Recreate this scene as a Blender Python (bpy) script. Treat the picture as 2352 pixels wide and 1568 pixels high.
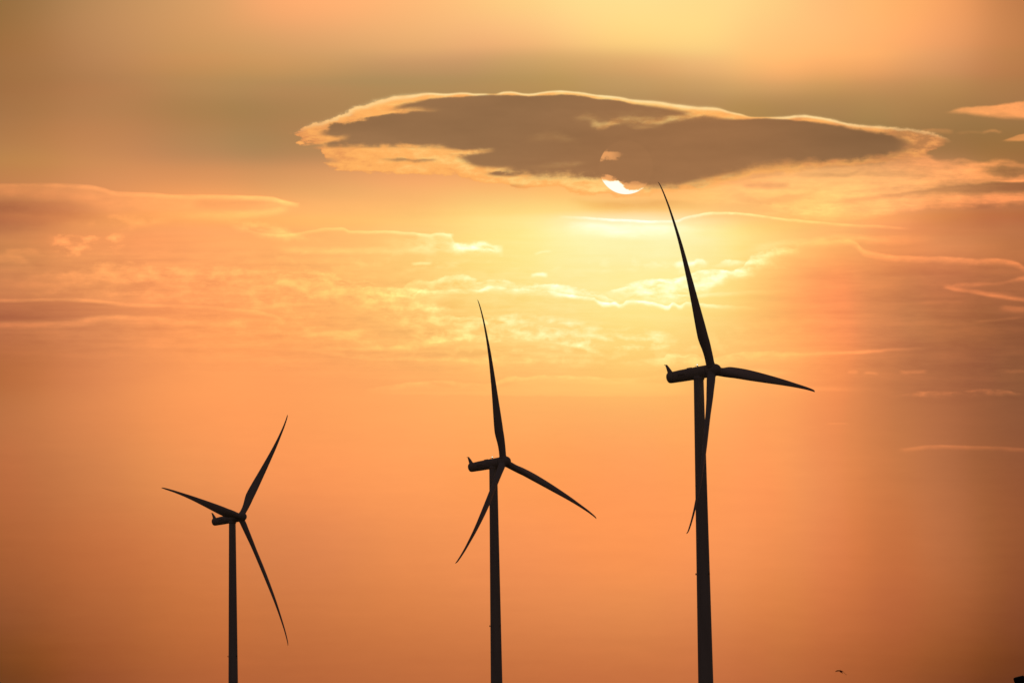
import bpy, bmesh, math, random
from mathutils import Vector, Matrix, noise as mnoise

# ------------------------------------------------------------------ clean
for o in list(bpy.data.objects):
    bpy.data.objects.remove(o, do_unlink=True)
scene = bpy.context.scene
COL = scene.collection
R = math.radians

# ------------------------------------------------------------------ camera
EYE = 1.7
PITCH, ROLL = R(12.2503), R(-0.93998)
f_ = Vector((0, math.cos(PITCH), math.sin(PITCH)))
u0 = Vector((0, -math.sin(PITCH), math.cos(PITCH)))
r0 = Vector((1, 0, 0))
r_ = r0 * math.cos(ROLL) + u0 * math.sin(ROLL)
u_ = u0 * math.cos(ROLL) - r0 * math.sin(ROLL)
cam = bpy.data.cameras.new('camera')
camo = bpy.data.objects.new('camera', cam)
COL.objects.link(camo)
camo.matrix_world = Matrix(((r_.x, u_.x, -f_.x, 0), (r_.y, u_.y, -f_.y, 0), (r_.z, u_.z, -f_.z, EYE), (0, 0, 0, 1)))
cam.sensor_width = 36
cam.lens = 200
cam.clip_start = 0.5
cam.clip_end = 100000
scene.camera = camo

# ------------------------------------------------------------------ exposure (set for the bright sky round the sun)
EXPO = -3.0
vs = scene.view_settings
scene.display_settings.display_device = 'sRGB'
vs.view_transform = 'Standard'
vs.look = 'None'
vs.exposure = EXPO
vs.gamma = 1
vs.use_curve_mapping = False

# ------------------------------------------------------------------ sun
# sky coordinates: a gnomonic chart of the western sky, 228 units per degree, x to the right, y down
CX, CY, FU = 1176.0, 784.0, 13067.0
SUNX, SUNY, SUNR = 1437.7, 384.7, 61.5
sun_dir = (f_ + r_ * ((SUNX - CX) / FU) - u_ * ((SUNY - CY) / FU)).normalized()
SUN_EL = math.asin(sun_dir.z)
SUN_AZ = math.atan2(sun_dir.x, sun_dir.y)
sl = bpy.data.lights.new('sun', 'SUN')
sl.energy = 2.0
sl.angle = R(0.53)
sl.color = (1.0, 0.72, 0.42)
slo = bpy.data.objects.new('sun', sl)
COL.objects.link(slo)
slo.rotation_euler = sun_dir.to_track_quat('Z', 'Y').to_euler()
slo.location = sun_dir * 500

# ------------------------------------------------------------------ world
world = bpy.data.worlds.new('World')
world.use_nodes = True
nt = world.node_tree
nt.nodes.clear()
ND, LK = nt.nodes, nt.links


def put(sock, v):
    if isinstance(v, bpy.types.NodeSocket):
        LK.new(v, sock)
    else:
        sock.default_value = v


def M(op, a, b=0.0, c=0.0, clamp=False):
    n = ND.new('ShaderNodeMath')
    n.operation = op
    put(n.inputs[0], a)
    put(n.inputs[1], b)
    put(n.inputs[2], c)
    if clamp:
        k = ND.new('ShaderNodeClamp')
        LK.new(n.outputs[0], k.inputs[0])
        return k.outputs[0]
    return n.outputs[0]


def V(op, a, b=None, s=None, c=None):
    n = ND.new('ShaderNodeVectorMath')
    n.operation = op
    put(n.inputs[0], a)
    if b is not None:
        put(n.inputs[1], b)
    if c is not None:
        put(n.inputs[2], c)
    if s is not None:
        put(n.inputs['Scale'], s)
    return n.outputs['Value'] if op == 'DOT_PRODUCT' else n.outputs['Vector']


def lerp(a, b, t):
    n = ND.new('ShaderNodeMix')
    n.data_type = 'RGBA'
    put(n.inputs['Factor'], t)
    put(n.inputs[6], a)
    put(n.inputs[7], b)
    return n.outputs[2]


def CM(blend, a, b):
    n = ND.new('ShaderNodeMix')
    n.data_type = 'RGBA'
    n.blend_type = blend
    n.clamp_result = False
    n.inputs['Factor'].default_value = 1.0
    put(n.inputs[6], a)
    put(n.inputs[7], b)
    return n.outputs[2]


def ss(v, a, b, lo=0.0, hi=1.0):
    n = ND.new('ShaderNodeMapRange')
    n.interpolation_type = 'SMOOTHSTEP'
    n.clamp = False
    put(n.inputs[0], v)
    put(n.inputs[1], a)
    put(n.inputs[2], b)
    put(n.inputs[3], lo)
    put(n.inputs[4], hi)
    return n.outputs[0]


def s2w(c):
    """display value -> working value whose 2.2 power is the linear radiance"""
    l = c / 12.92 if c <= 0.04045 else ((c + 0.055) / 1.055) ** 2.4
    return l ** (1 / 2.2)


def hexw(h):
    h = h.lstrip('#')
    return tuple(s2w(int(h[i:i + 2], 16) / 255) for i in (0, 2, 4))


def hexc(h):
    return hexw(h) + (1.0,)


tc = ND.new('ShaderNodeTexCoord')
D = tc.outputs['Generated']
df = V('DOT_PRODUCT', D, tuple(f_))
dfc = M('MAXIMUM', df, 0.15)
X = M('MULTIPLY_ADD', M('DIVIDE', V('DOT_PRODUCT', D, tuple(r_)), dfc), FU, CX)
Y = M('MULTIPLY_ADD', M('DIVIDE', V('DOT_PRODUCT', D, tuple(u_)), dfc), -FU, CY)


CACHE, KEEP = {}, []


def fill_curve(cv, pts, handle='AUTO_CLAMPED'):
    p = cv.points
    p[0].location = pts[0]
    p[1].location = pts[-1]
    for q in pts[1:-1]:
        p.new(q[0], q[1])
    for q in p:
        q.handle_type = handle


def curve(src, pts, handle='AUTO_CLAMPED'):
    """value of a free curve through pts [(x, v)...] at src; flat beyond its ends"""
    vv = [p[1] for p in pts]
    if max(vv) - min(vv) < 1e-6:
        return vv[0]
    x0, x1, lo, hi = pts[0][0], pts[-1][0], min(vv), max(vv)
    big = hi - lo > 2.5
    key = ('x', id(src), x0, x1)
    if key not in CACHE:
        CACHE[key] = M('MULTIPLY_ADD', src, 1 / (x1 - x0), -x0 / (x1 - x0))
        KEEP.append(src)
    n = ND.new('ShaderNodeFloatCurve')
    n.mapping.extend = 'HORIZONTAL'
    n.mapping.use_clip = False
    fill_curve(n.mapping.curves[0], [((a - x0) / (x1 - x0), (b - lo) / (hi - lo) if big else b) for a, b in pts], handle)
    n.mapping.update()
    put(n.inputs['Value'], CACHE[key])
    return M('MULTIPLY_ADD', n.outputs[0], hi - lo, lo) if big else n.outputs[0]


def nz(px, py, detail=4, rough=0.55, seed=0.0, dist=0.0, x=None, y=None):
    """noise, about -1..1, with features px by py units"""
    cmb = ND.new('ShaderNodeCombineXYZ')
    put(cmb.inputs[0], M('MULTIPLY_ADD', x or X, 1 / px, seed * 3.17))
    put(cmb.inputs[1], M('MULTIPLY_ADD', y or Y, 1 / py, seed * 1.73))
    n = ND.new('ShaderNodeTexNoise')
    n.noise_dimensions = '2D'
    n.inputs['Scale'].default_value = 1
    n.inputs['Detail'].default_value = detail
    n.inputs['Roughness'].default_value = rough
    n.inputs['Distortion'].default_value = dist
    LK.new(cmb.outputs[0], n.inputs['Vector'])
    return M('MULTIPLY_ADD', n.outputs[0], 3.0, -1.5)




def sum_of(*v):
    t = v[0]
    for q in v[1:]:
        t = M('ADD', t, q)
    return t


X0 = X
W1 = nz(150, 45, 5, 0.6, 1.3)
W2 = nz(42, 22, 4, 0.6, 5.1)
W3 = nz(320, 26, 5, 0.62, 9.4)      # long wisps
TX = nz(70, 22, 5, 0.66, 13.7, 0.15)  # cloud texture
PF = nz(44, 26, 4, 0.60, 21.9, 0.15)  # puffs
F1 = nz(58, 23, 5, 0.62, 43.3, 0.1)
F2 = nz(58, 23, 5, 0.62, 43.3, 0.1, y=M('MULTIPLY_ADD', Y, 1.0, 4.0))

N1 = nz(160, 70, 5, 0.6, 51.0)
N2 = nz(260, 60, 4, 0.55, 61.0)
N3 = nz(26, 11, 4, 0.6, 71.0)
N4 = nz(9, 6, 3, 0.6, 75.0)
NA = nz(700, 260, 1, 0.5, 31.0)
NB = nz(800, 240, 1, 0.5, 37.0)
# (the tiny terms only make every later node wait for the noises)
X = M('MULTIPLY_ADD', sum_of(W1, W2, W3, TX, PF, F1, F2, N1, N2, N3, N4, NA, NB), 1e-6, X)
Y = M('MULTIPLY_ADD', M('SUBTRACT', X, X0), 1e-6, Y)

# heaped cloudlets, their upper sides the brighter
CL = M('MULTIPLY_ADD', M('SUBTRACT', F2, F1), 1.5, ss(F1, -0.45, 0.75, -0.75, 1.0))

# ---- the smooth glow of the sky: colours by place, reduced to products of curves
GX = [28, 230, 476, 700, 948, 1200, 1436, 1600, 1751, 1900, 1970, 2038, 2180, 2323]
GY = [0, 100, 150, 200, 260, 330, 400, 480, 530, 560, 650, 750, 850, 950, 1100, 1250, 1400, 1568]
GRID = [
    154, 112, 66,  190, 140, 90,  220, 160, 102,  255, 174, 112,  255, 186, 120,  255, 207, 132,  255, 223, 144,  255, 220, 140,  255, 208, 132,  255, 190, 120,  255, 186, 114,  255, 180, 108,  244, 162, 98,  200, 130, 78,
    163, 114, 67,  189, 136, 87,  208, 152, 95,  220, 162, 104,  230, 172, 112,  244, 184, 120,  255, 208, 128,  255, 212, 132,  255, 198, 123,  255, 188, 116,  255, 182, 111,  255, 176, 108,  236, 158, 98,  200, 132, 79,
    165, 115, 69,  185, 132, 84,  197, 144, 88,  200, 150, 94,  196, 150, 100,  204, 160, 102,  222, 170, 108,  236, 182, 116,  252, 186, 114,  250, 176, 106,  246, 172, 104,  240, 166, 102,  216, 150, 96,  190, 128, 77,
    165, 114, 69,  180, 126, 80,  184, 138, 86,  180, 136, 88,  180, 140, 88,  184, 144, 88,  192, 152, 96,  202, 156, 100,  214, 162, 100,  208, 154, 94,  204, 150, 92,  200, 146, 90,  189, 138, 84,  176, 124, 75,
    170, 118, 72,  182, 128, 80,  174, 129, 80,  174, 131, 82,  176, 136, 86,  180, 140, 86,  184, 140, 88,  184, 140, 88,  176, 136, 80,  172, 132, 82,  172, 132, 81,  172, 131, 80,  168, 124, 75,  164, 118, 72,
    182, 126, 76,  196, 134, 84,  182, 134, 86,  178, 133, 84,  188, 140, 90,  192, 144, 88,  200, 152, 96,  204, 156, 96,  192, 148, 88,  168, 130, 80,  164, 124, 74,  160, 120, 72,  160, 116, 70,  156, 112, 64,
    196, 132, 78,  214, 144, 89,  220, 149, 92,  220, 154, 96,  244, 168, 104,  248, 176, 104,  255, 176, 104,  255, 180, 106,  237, 168, 104,  232, 168, 104,  224, 161, 100,  216, 154, 96,  200, 138, 86,  172, 116, 70,
    200, 126, 78,  233, 149, 90,  255, 168, 98,  255, 182, 106,  255, 192, 112,  255, 216, 128,  255, 208, 128,  255, 200, 120,  255, 190, 112,  255, 184, 108,  251, 174, 104,  248, 164, 100,  208, 132, 80,  187, 116, 72,
    204, 130, 80,  238, 152, 90,  255, 168, 99,  255, 180, 104,  255, 200, 118,  255, 232, 144,  255, 250, 192,  255, 240, 168,  255, 216, 128,  255, 184, 108,  249, 170, 101,  244, 156, 94,  216, 134, 82,  190, 116, 72,
    207, 133, 80,  239, 152, 90,  255, 166, 99,  255, 180, 104,  255, 204, 120,  255, 234, 146,  255, 244, 176,  255, 240, 168,  255, 216, 128,  255, 180, 104,  247, 165, 96,  240, 150, 88,  220, 138, 84,  192, 118, 72,
    210, 132, 81,  238, 151, 91,  254, 164, 96,  255, 176, 102,  255, 200, 114,  255, 226, 138,  255, 236, 154,  255, 232, 144,  255, 200, 114,  255, 156, 91,  238, 145, 86,  217, 135, 82,  192, 115, 74,  174, 105, 65,
    194, 117, 74,  224, 140, 86,  255, 160, 92,  255, 172, 98,  255, 192, 110,  255, 214, 126,  255, 224, 134,  255, 216, 128,  255, 188, 106,  255, 154, 90,  234, 143, 87,  208, 129, 80,  181, 111, 68,  152, 92, 58,
    187, 110, 64,  220, 136, 82,  255, 159, 92,  255, 164, 94,  255, 176, 101,  255, 190, 108,  255, 200, 112,  255, 192, 108,  255, 178, 102,  251, 152, 88,  226, 138, 82,  204, 124, 75,  173, 105, 66,  147, 91, 58,
    192, 116, 68,  222, 136, 80,  252, 156, 90,  255, 160, 92,  255, 168, 96,  255, 174, 98,  255, 176, 100,  255, 174, 98,  255, 164, 94,  242, 146, 84,  224, 136, 80,  206, 125, 75,  178, 108, 68,  148, 90, 58,
    189, 110, 64,  208, 126, 74,  238, 146, 84,  248, 152, 88,  255, 158, 90,  255, 159, 88,  255, 159, 90,  255, 158, 90,  254, 154, 88,  236, 142, 83,  224, 134, 76,  208, 124, 72,  184, 111, 68,  154, 90, 54,
    173, 98, 54,  196, 112, 63,  216, 128, 74,  224, 134, 78,  236, 144, 82,  247, 148, 86,  251, 151, 84,  250, 150, 86,  240, 144, 82,  224, 130, 76,  214, 122, 68,  200, 114, 64,  184, 108, 64,  154, 88, 50,
    150, 84, 47,  178, 100, 54,  200, 116, 62,  204, 118, 66,  218, 128, 72,  224, 134, 76,  228, 138, 78,  226, 136, 78,  222, 130, 72,  208, 118, 66,  198, 110, 62,  187, 104, 58,  168, 95, 52,  138, 75, 42,
    116, 64, 31,  150, 80, 44,  178, 98, 54,  184, 102, 58,  191, 108, 60,  194, 110, 62,  198, 112, 64,  198, 112, 64,  190, 106, 60,  178, 98, 54,  170, 92, 50,  162, 88, 47,  138, 74, 40,  112, 59, 32,
]


def svd_terms(A, k):
    """leading k products u(y) * v(x) of a small table, by power iteration"""
    A = [row[:] for row in A]
    out = []
    m, n = len(A), len(A[0])
    for _ in range(k):
        v = [1.0 + 0.01 * j for j in range(n)]
        for it in range(300):
            u = [sum(A[i][j] * v[j] for j in range(n)) for i in range(m)]
            nu = math.sqrt(sum(t * t for t in u)) or 1
            u = [t / nu for t in u]
            v = [sum(A[i][j] * u[i] for i in range(m)) for j in range(n)]
        out.append((u, v))
        for i in range(m):
            for j in range(n):
                A[i][j] -= u[i] * v[j]
    return out


NX, NY = len(GX), len(GY)
tab = [[tuple(s2w(GRID[(j * NX + i) * 3 + k] / 255) for k in range(3)) for i in range(NX)] for j in range(NY)]


def beyond(p, q, t):
    return tuple(max(0.22, a + (a - b) * t) for a, b in zip(p, q))


# carry the trend on past the charted part, so that nothing stops at its border
tab = [[beyond(r[0], r[1], 0.35)] + r + [beyond(r[-1], r[-2], 0.45)] for r in tab]
tab = [[beyond(p, q, 0.2) for p, q in zip(tab[0], tab[1])]] + tab + [[beyond(p, q, 0.35) for p, q in zip(tab[-1], tab[-2])]]
GX = [-90] + GX + [2460]
GY = [-60] + GY + [1650]
NX, NY = NX + 2, NY + 2
terms = [svd_terms([[tab[j][i][ch] for i in range(NX)] for j in range(NY)], 10) for ch in range(3)]
# slow waviness so that the glow has no ruler-straight contours
XB = M('MULTIPLY_ADD', NA, 22, X)
YB = M('MULTIPLY_ADD', NB, 12, Y)
chans = []
for c in range(3):
    acc = None
    for uy, vx in terms[c]:
        # share the size of the product between both curves
        k = math.sqrt(max(abs(t) for t in vx))
        fy = curve(YB, list(zip(GY, [t * k for t in uy])), 'AUTO')
        fx = curve(XB, list(zip(GX, [t / k for t in vx])), 'AUTO')
        pr = M('MULTIPLY', fx, fy)
        acc = pr if acc is None else M('ADD', acc, pr)
    chans.append(acc)
# ---- thin clouds: lighter and darker wisps laid over the glow
EL = None


def add(e):
    global EL
    EL = e if EL is None else M('ADD', EL, e)




def warped(w1, w2):
    k = ('w', w1, w2)
    if k not in CACHE:
        y = Y
        if w1:
            y = M('MULTIPLY_ADD', W1, w1, y)
        if w2:
            y = M('MULTIPLY_ADD', W2, w2, y)
        CACHE[k] = y
    return CACHE[k]


def puffed(w1, w2):
    k = ('p', w1, w2)
    if k not in CACHE:
        CACHE[k] = M('ADD', M('MULTIPLY_ADD', W1, w1, M('MULTIPLY', PF, w2)), Y)
    return CACHE[k]


def textured(tex, texs, bias=1.0):
    k = ('t', tex, id(texs), bias)
    if k not in CACHE:
        CACHE[k] = M('MAXIMUM', M('MULTIPLY_ADD', texs, tex, bias), 0.0 if texs is CL else -9.0)
    return CACHE[k]


def bell(d, up, dn):
    """1 on the line d = 0, falling to 0 over about 1.7 up above it and 1.7 dn below it"""
    return ss(M('MAXIMUM', M('MULTIPLY', d, 1 / dn), M('MULTIPLY', d, -1 / up)), 0.0, 1.75, 1.0, 0.0)


def streak(pts, amps, up=4.0, dn=8.0, w1=3.0, w2=1.5, tex=0.5, texs=None, handle='AUTO_CLAMPED'):
    """a wisp along a curve: sharp on its upper side (up), fading below (dn)"""
    x0, x1 = pts[0][0], pts[-1][0]
    p = bell(M('SUBTRACT', warped(w1, w2), curve(X, pts, handle)), up, dn)
    if isinstance(amps, (int, float)):
        m = (x1 - x0) * 0.22
        amps = [(x0 - 8, 0), (x0 + m, amps), (x1 - m, amps), (x1 + 8, 0)]
    e = M('MULTIPLY', p, curve(X, amps))
    if tex:
        e = M('MULTIPLY', e, textured(tex, texs or TX))
    add(e)


def field(top, bot, amps, st=8.0, sb=20.0, w1=4.0, w2=4.0, tex=0.8, texs=None, bias=1.0):
    """a sheet of cloud between two curves"""
    y = puffed(w1, w2)
    m = M('MULTIPLY', ss(M('SUBTRACT', y, curve(X, top)), -st * 0.4, st), ss(M('SUBTRACT', curve(X, bot), y), -sb * 0.3, sb))
    e = M('MULTIPLY', m, curve(X, amps))
    if tex:
        e = M('MULTIPLY', e, textured(tex, texs or TX, bias))
    add(e)


FB = M('MULTIPLY_ADD', W3, 0.8, M('MULTIPLY', TX, 0.75))

# left: long lens with a bright upper line, dusky inside
field([(-60, 424), (95, 422), (190, 426), (238, 434), (270, 442), (349, 445), (476, 449), (619, 454), (690, 470)],
      [(-60, 470), (200, 492), (400, 500), (560, 505), (690, 480)],
      [(-60, 0.42), (240, 0.38), (420, 0.28), (640, 0.28), (700, 0)], 5, 34, 2, 2, 0.5)
streak([(-60, 424), (95, 422), (190, 425.6), (238, 433.5), (270, 441.5), (349, 444.6), (413, 449), (476, 449), (571, 452), (619, 454), (651, 462), (682, 468)],
       [(-60, 0.1), (120, 0.25), (250, 0.5), (480, 0.45), (560, 0.8), (640, 0.9), (690, 0)], 2.2, 7, 0.6, 0.8, 0.3)
streak([(-60, 478), (100, 470), (230, 482)], [(-60, -0.5), (120, -0.5), (250, 0)], 18, 26, 5, 3, 0.4)
streak([(-60, 520), (60, 515), (150, 512)], [(-60, -0.35), (80, -0.28), (170, 0)], 12, 18, 4, 2, 0.3)
streak([(440, 468), (520, 468), (625, 466)], [(430, 0), (480, -0.3), (560, -0.3), (630, 0)], 10, 12, 1, 1, 0.1)
streak([(360, 494), (480, 496), (600, 490), (660, 478)], [(350, 0), (480, 0.3), (620, 0.4), (668, 0)], 8, 8, 2, 1.5, 0.4)
# scattered puffs, left
field([(110, 534), (180, 538), (235, 543), (262, 536), (310, 538)], [(110, 580), (165, 596), (205, 574), (262, 578), (310, 550)],
      [(105, 0), (150, 0.5), (200, 0.5), (262, 0.45), (316, 0)], 8, 14, 5, 9, 1.2, CL, 0.55)
field([(280, 490), (330, 494), (420, 500)], [(280, 530), (350, 520), (420, 512)], [(180, 0), (260, 0.25), (340, 0.25), (430, 0)], 8, 16, 4, 6, 0.9, CL, 0.5)
streak([(14, 577), (60, 574), (90, 577)], 0.36, 5, 8, 1, 3, 0.6)
streak([(-40, 596), (30, 593), (62, 598)], 0.32, 7, 10, 1, 3, 0.6)
# left fluffy band
field([(60, 630), (190, 620), (270, 598), (333, 604), (397, 610), (460, 610), (540, 614), (635, 618), (714, 620), (796, 640), (851, 650), (890, 658)],
      [(60, 668), (270, 676), (460, 692), (700, 706), (890, 730)],
      [(40, 0), (110, 0.28), (280, 0.42), (480, 0.38), (640, 0.45), (780, 0.6), (860, 0.65), (930, 0.5), (1040, 0)], 7, 60, 5, 9, 0.95, CL, 0.85)
field([(40, 650), (300, 660), (500, 668), (700, 672)], [(40, 690), (300, 700), (500, 715), (700, 740)],
      [(20, 0), (150, 0.2), (400, 0.22), (640, 0.3), (760, 0)], 14, 40, 6, 8, 1.1, CL, 0.3)
streak([(180, 648), (330, 654), (480, 652)], [(170, 0), (260, -0.2), (420, -0.15), (490, 0)], 6, 14, 3, 4, 0.4)
# left lower dusky lens
streak([(-60, 689), (0, 689), (159, 687), (222, 690.6), (286, 697), (444, 703), (540, 709.6), (619, 722), (651, 735)],
       [(-60, 0.4), (120, 0.32), (300, 0.38), (500, 0.26), (610, 0.3), (660, 0)], 2.8, 5, 0.9, 1.6, 0.5)
field([(-60, 692), (159, 691), (290, 702), (444, 708), (600, 722), (640, 735)], [(-60, 744), (79, 744), (159, 740), (270, 729), (420, 728), (640, 738)],
      [(-60, -0.45), (160, -0.4), (320, -0.26), (520, -0.16), (640, 0)], 6, 14, 1, 1, 0.45, None, 1.0)
streak([(-60, 744), (79, 745), (159, 741), (270, 729), (360, 731), (420, 745)], [(-60, 0.35), (100, 0.35), (280, 0.4), (380, 0.25), (430, 0)], 5, 9, 1.2, 2, 0.5)
# middle: the long sheet with a bright thread
streak([(560, 520), (632, 539), (714, 530.6), (783, 524), (807, 532), (865, 531), (906, 532.5), (947, 535), (989, 539), (1002, 537), (1030, 539)],
       [(540, 0), (632, 0.35), (714, 0.45), (783, 0.65), (830, 0.7), (900, 0.8), (960, 0.85), (1020, 0.8), (1044, 0)], 1.9, 5.0, 0.4, 1.6, 0.4)
streak([(1000, 538), (1030, 541), (1040, 552), (1050, 562), (1098, 561), (1148, 568)], [(990, 0), (1020, 0.5), (1060, 0.65), (1110, 1.0), (1140, 0.7), (1158, 0)], 5.5, 14, 1.0, 6.0, 0.6, CL)
field([(900, 536), (990, 541), (1040, 556), (1098, 560), (1146, 566)], [(900, 578), (1000, 584), (1098, 586), (1146, 584)],
      [(860, 0), (950, 0.35), (1030, 0.65), (1120, 0.6), (1156, 0)], 8, 16, 2, 6, 0.8, CL, 0.8)
field([(520, 500), (620, 512), (700, 536), (760, 548)], [(520, 516), (610, 552), (700, 560), (760, 556)],
      [(480, 0), (560, 0.38), (640, 0.4), (720, 0.25), (780, 0)], 10, 18, 4, 6, 0.9, CL, 0.9)
streak([(640, 572), (715, 577), (800, 576), (900, 576), (1000, 580)], [(620, 0), (720, 0.45), (860, 0.4), (960, 0.45), (1010, 0)], 8, 7, 2, 2, 0.5)
streak([(950, 605), (975, 604), (986, 604)], 0.7, 3, 4, 0, 1.5, 0.6, PF)
# middle: the heaped bright bank
field([(836, 664), (914, 661), (956, 643), (989, 643), (1030, 633.5), (1060, 631), (1098, 641), (1153, 640), (1202, 654), (1242, 651), (1283, 652), (1323, 657), (1377, 672), (1410, 690)],
      [(836, 700), (900, 690), (950, 690), (1000, 678), (1100, 674), (1200, 680), (1301, 684), (1395, 700), (1415, 702)],
      [(826, 0), (900, 0.6), (980, 0.7), (1100, 0.75), (1250, 0.8), (1340, 0.8), (1400, 0.7), (1425, 0)], 4, 22, 1.5, 6.5, 0.75, CL, 0.8)
streak([(836, 690), (865, 683), (892, 677.5), (942, 683), (967, 669), (989, 670.6), (1044, 666.5), (1098, 666.5), (1126, 660), (1180, 664), (1240, 668), (1301, 677), (1336, 682), (1363, 685), (1395.5, 698), (1411.6, 696), (1422, 700), (1444, 692), (1497.5, 696), (1535, 704), (1546, 696), (1562, 704), (1578, 696), (1632, 701), (1686, 704), (1740, 706)],
       [(826, 0), (880, 0.35), (960, 0.6), (1100, 0.65), (1200, 0.4), (1300, 0.65), (1400, 1.0), (1500, 1.0), (1580, 0.9), (1640, 0.6), (1750, 0)], 2.4, 6, 0.8, 3.4, 0.5, CL)
field([(1385, 668), (1444, 653), (1497, 642), (1538, 642), (1573, 634), (1632, 620.5), (1672, 622), (1699, 615), (1726, 588), (1780, 572), (1850, 566)],
      [(1385, 690), (1444, 694), (1540, 702), (1600, 690), (1653, 660), (1712, 644), (1780, 606), (1850, 580)],
      [(1380, 0), (1440, 0.65), (1540, 0.8), (1640, 0.8), (1720, 0.7), (1800, 0.5), (1860, 0)], 4, 26, 2, 7, 0.75, CL, 0.8)
streak([(1430, 656), (1497, 643), (1538, 643), (1573, 635), (1632, 621), (1672, 623), (1705, 614)], [(1420, 0), (1500, 0.5), (1570, 0.55), (1660, 0.5), (1715, 0)], 2.5, 6, 1, 2.5, 0.5, PF)
streak([(1575, 680), (1640, 676), (1720, 672), (1850, 664)], [(1560, 0), (1630, 0.35), (1740, 0.2), (1860, 0)], 4, 5, 2, 2, 0.5)
streak([(1554, 606), (1590, 604), (1606, 598), (1622, 604)], 0.65, 4, 6, 0.5, 2.5, 0.6, PF)
field([(1640, 606), (1668, 598), (1700, 597), (1735, 580), (1790, 566)], [(1640, 616), (1690, 616), (1740, 604), (1790, 590)], [(1630, 0), (1670, 0.5), (1740, 0.5), (1800, 0)], 4, 10, 2, 6, 0.9, PF, 0.8)
streak([(1225, 632), (1240, 630), (1252, 631)], 0.8, 4, 5, 0, 1.5, 0.5, PF)
streak([(1232, 583), (1250, 578), (1262, 577)], 0.25, 3, 3, 0, 1.5, 0.4, PF)
# lower folds of the bank
field([(880, 700), (960, 694), (1040, 708), (1120, 724), (1190, 716), (1280, 726), (1400, 746), (1480, 752), (1580, 790)],
      [(880, 740), (960, 768), (1002, 785), (1098, 782), (1263, 786), (1400, 806), (1580, 800)],
      [(840, 0), (930, 0.45), (1010, 0.6), (1150, 0.62), (1260, 0.55), (1420, 0.42), (1560, 0.36), (1620, 0)], 14, 14, 8, 10, 1.1, CL, 0.62)
streak([(925, 758), (961, 776), (1002, 784.6), (1044, 779), (1098, 782), (1181, 782), (1263, 786), (1310, 792.4), (1363, 808.5), (1403, 820.6), (1417, 824.6)],
       [(915, 0), (960, 0.3), (1040, 0.4), (1180, 0.35), (1280, 0.38), (1350, 0.36), (1420, 0)], 7, 3.5, 0.8, 2.6, 0.7, CL)
streak([(1030, 727), (1062, 733), (1090, 728), (1115, 738), (1126, 756)], [(1020, 0), (1060, 0.45), (1110, 0.4), (1130, 0)], 3, 5, 1, 3, 0.4, PF)
streak([(640, 780), (720, 768), (800, 764), (840, 757)], [(620, 0), (720, 0.28), (800, 0.3), (848, 0)], 5, 6, 2, 2, 0.5)
streak([(660, 797), (783, 815), (865, 823), (961, 824), (1098, 828.5), (1263, 830), (1420, 832)], [(640, 0), (780, 0.2), (880, 0.32), (1080, 0.34), (1250, 0.24), (1430, 0)], 6, 4.5, 1.0, 2.2, 0.7, CL)
streak([(710, 808), (783, 799), (860, 800), (930, 800), (960, 799)], [(700, 0), (800, 0.25), (900, 0.25), (966, 0)], 4, 5, 1.5, 1.8, 0.5)
streak([(1160, 806), (1200, 808), (1263, 812), (1400, 815)], [(1150, 0), (1200, 0.3), (1300, 0.25), (1410, 0)], 6, 6, 1.5, 2, 0.6)
streak([(846, 896), (906, 886), (961, 879), (1016, 876.6), (1071, 882), (1112, 883.5), (1153, 873), (1181, 867), (1195, 870), (1250, 864), (1330, 866), (1420, 871), (1520, 864)],
       [(836, 0), (920, 0.3), (1010, 0.35), (1100, 0.3), (1180, 0.42), (1260, 0.42), (1400, 0.3), (1530, 0)], 3.2, 8, 0.6, 2.2, 0.6, CL)
field([(850, 894), (960, 884), (1100, 888), (1250, 872), (1450, 876), (1600, 880)], [(850, 906), (1000, 908), (1250, 911), (1450, 912), (1600, 908)], [(840, 0), (960, 0.15), (1250, 0.2), (1500, 0.2), (1610, 0)], 6, 5, 1, 2, 0.5, W3)
# behind the tall turbine's hub
field([(1420, 832), (1493, 824), (1524, 821), (1533, 811), (1553, 810), (1570, 815), (1587, 810), (1620, 822), (1652, 817), (1685, 810.5), (1740, 806), (1880, 812)],
      [(1420, 846), (1550, 848), (1700, 838), (1880, 826)], [(1400, 0), (1490, 0.45), (1600, 0.55), (1720, 0.4), (1850, 0.2), (1890, 0)], 3, 16, 1, 4, 0.6, CL, 0.9)
field([(1500, 852), (1600, 850), (1720, 846), (1860, 856)], [(1500, 872), (1640, 874), (1760, 866), (1860, 864)], [(1490, 0), (1560, 0.2), (1700, 0.25), (1870, 0)], 8, 10, 3, 4, 0.9, CL)
streak([(1740, 815), (1880, 812), (2018, 806), (2045, 803), (2130, 802)], [(1720, 0), (1850, 0.3), (2000, 0.6), (2040, 0.45), (2140, 0)], 4, 3.5, 0.5, 1.2, 0.4)
# under the sun: bright veil and the condensation trail
streak([(1299, 497), (1350, 500), (1417, 504), (1471, 507), (1511, 508), (1538, 508), (1573, 500), (1605, 494), (1653, 488), (1685, 489.5), (1739, 494), (1780, 500), (1870, 509), (1957, 516), (2030, 520), (2088, 524)],
       [(1280, 0), (1350, 0.5), (1480, 0.75), (1540, 0.5), (1580, 0.9), (1650, 1.1), (1720, 0.95), (1800, 0.8), (1900, 0.6), (2030, 0.4), (2100, 0)], 1.8, 4.2, 0.3, 1.6, 0.5, PF)
streak([(1300, 522), (1360, 519), (1430, 527), (1520, 525), (1600, 530)], [(1290, 0), (1350, 0.35), (1430, 0.4), (1540, 0.3), (1620, 0)], 9, 16, 3, 3, 0.6)
streak([(1320, 462), (1420, 470), (1520, 468), (1620, 462)], [(1300, 0), (1390, -0.5), (1480, -0.55), (1560, -0.35), (1640, 0)], 9, 14, 3, 2, 0.3)
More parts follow.
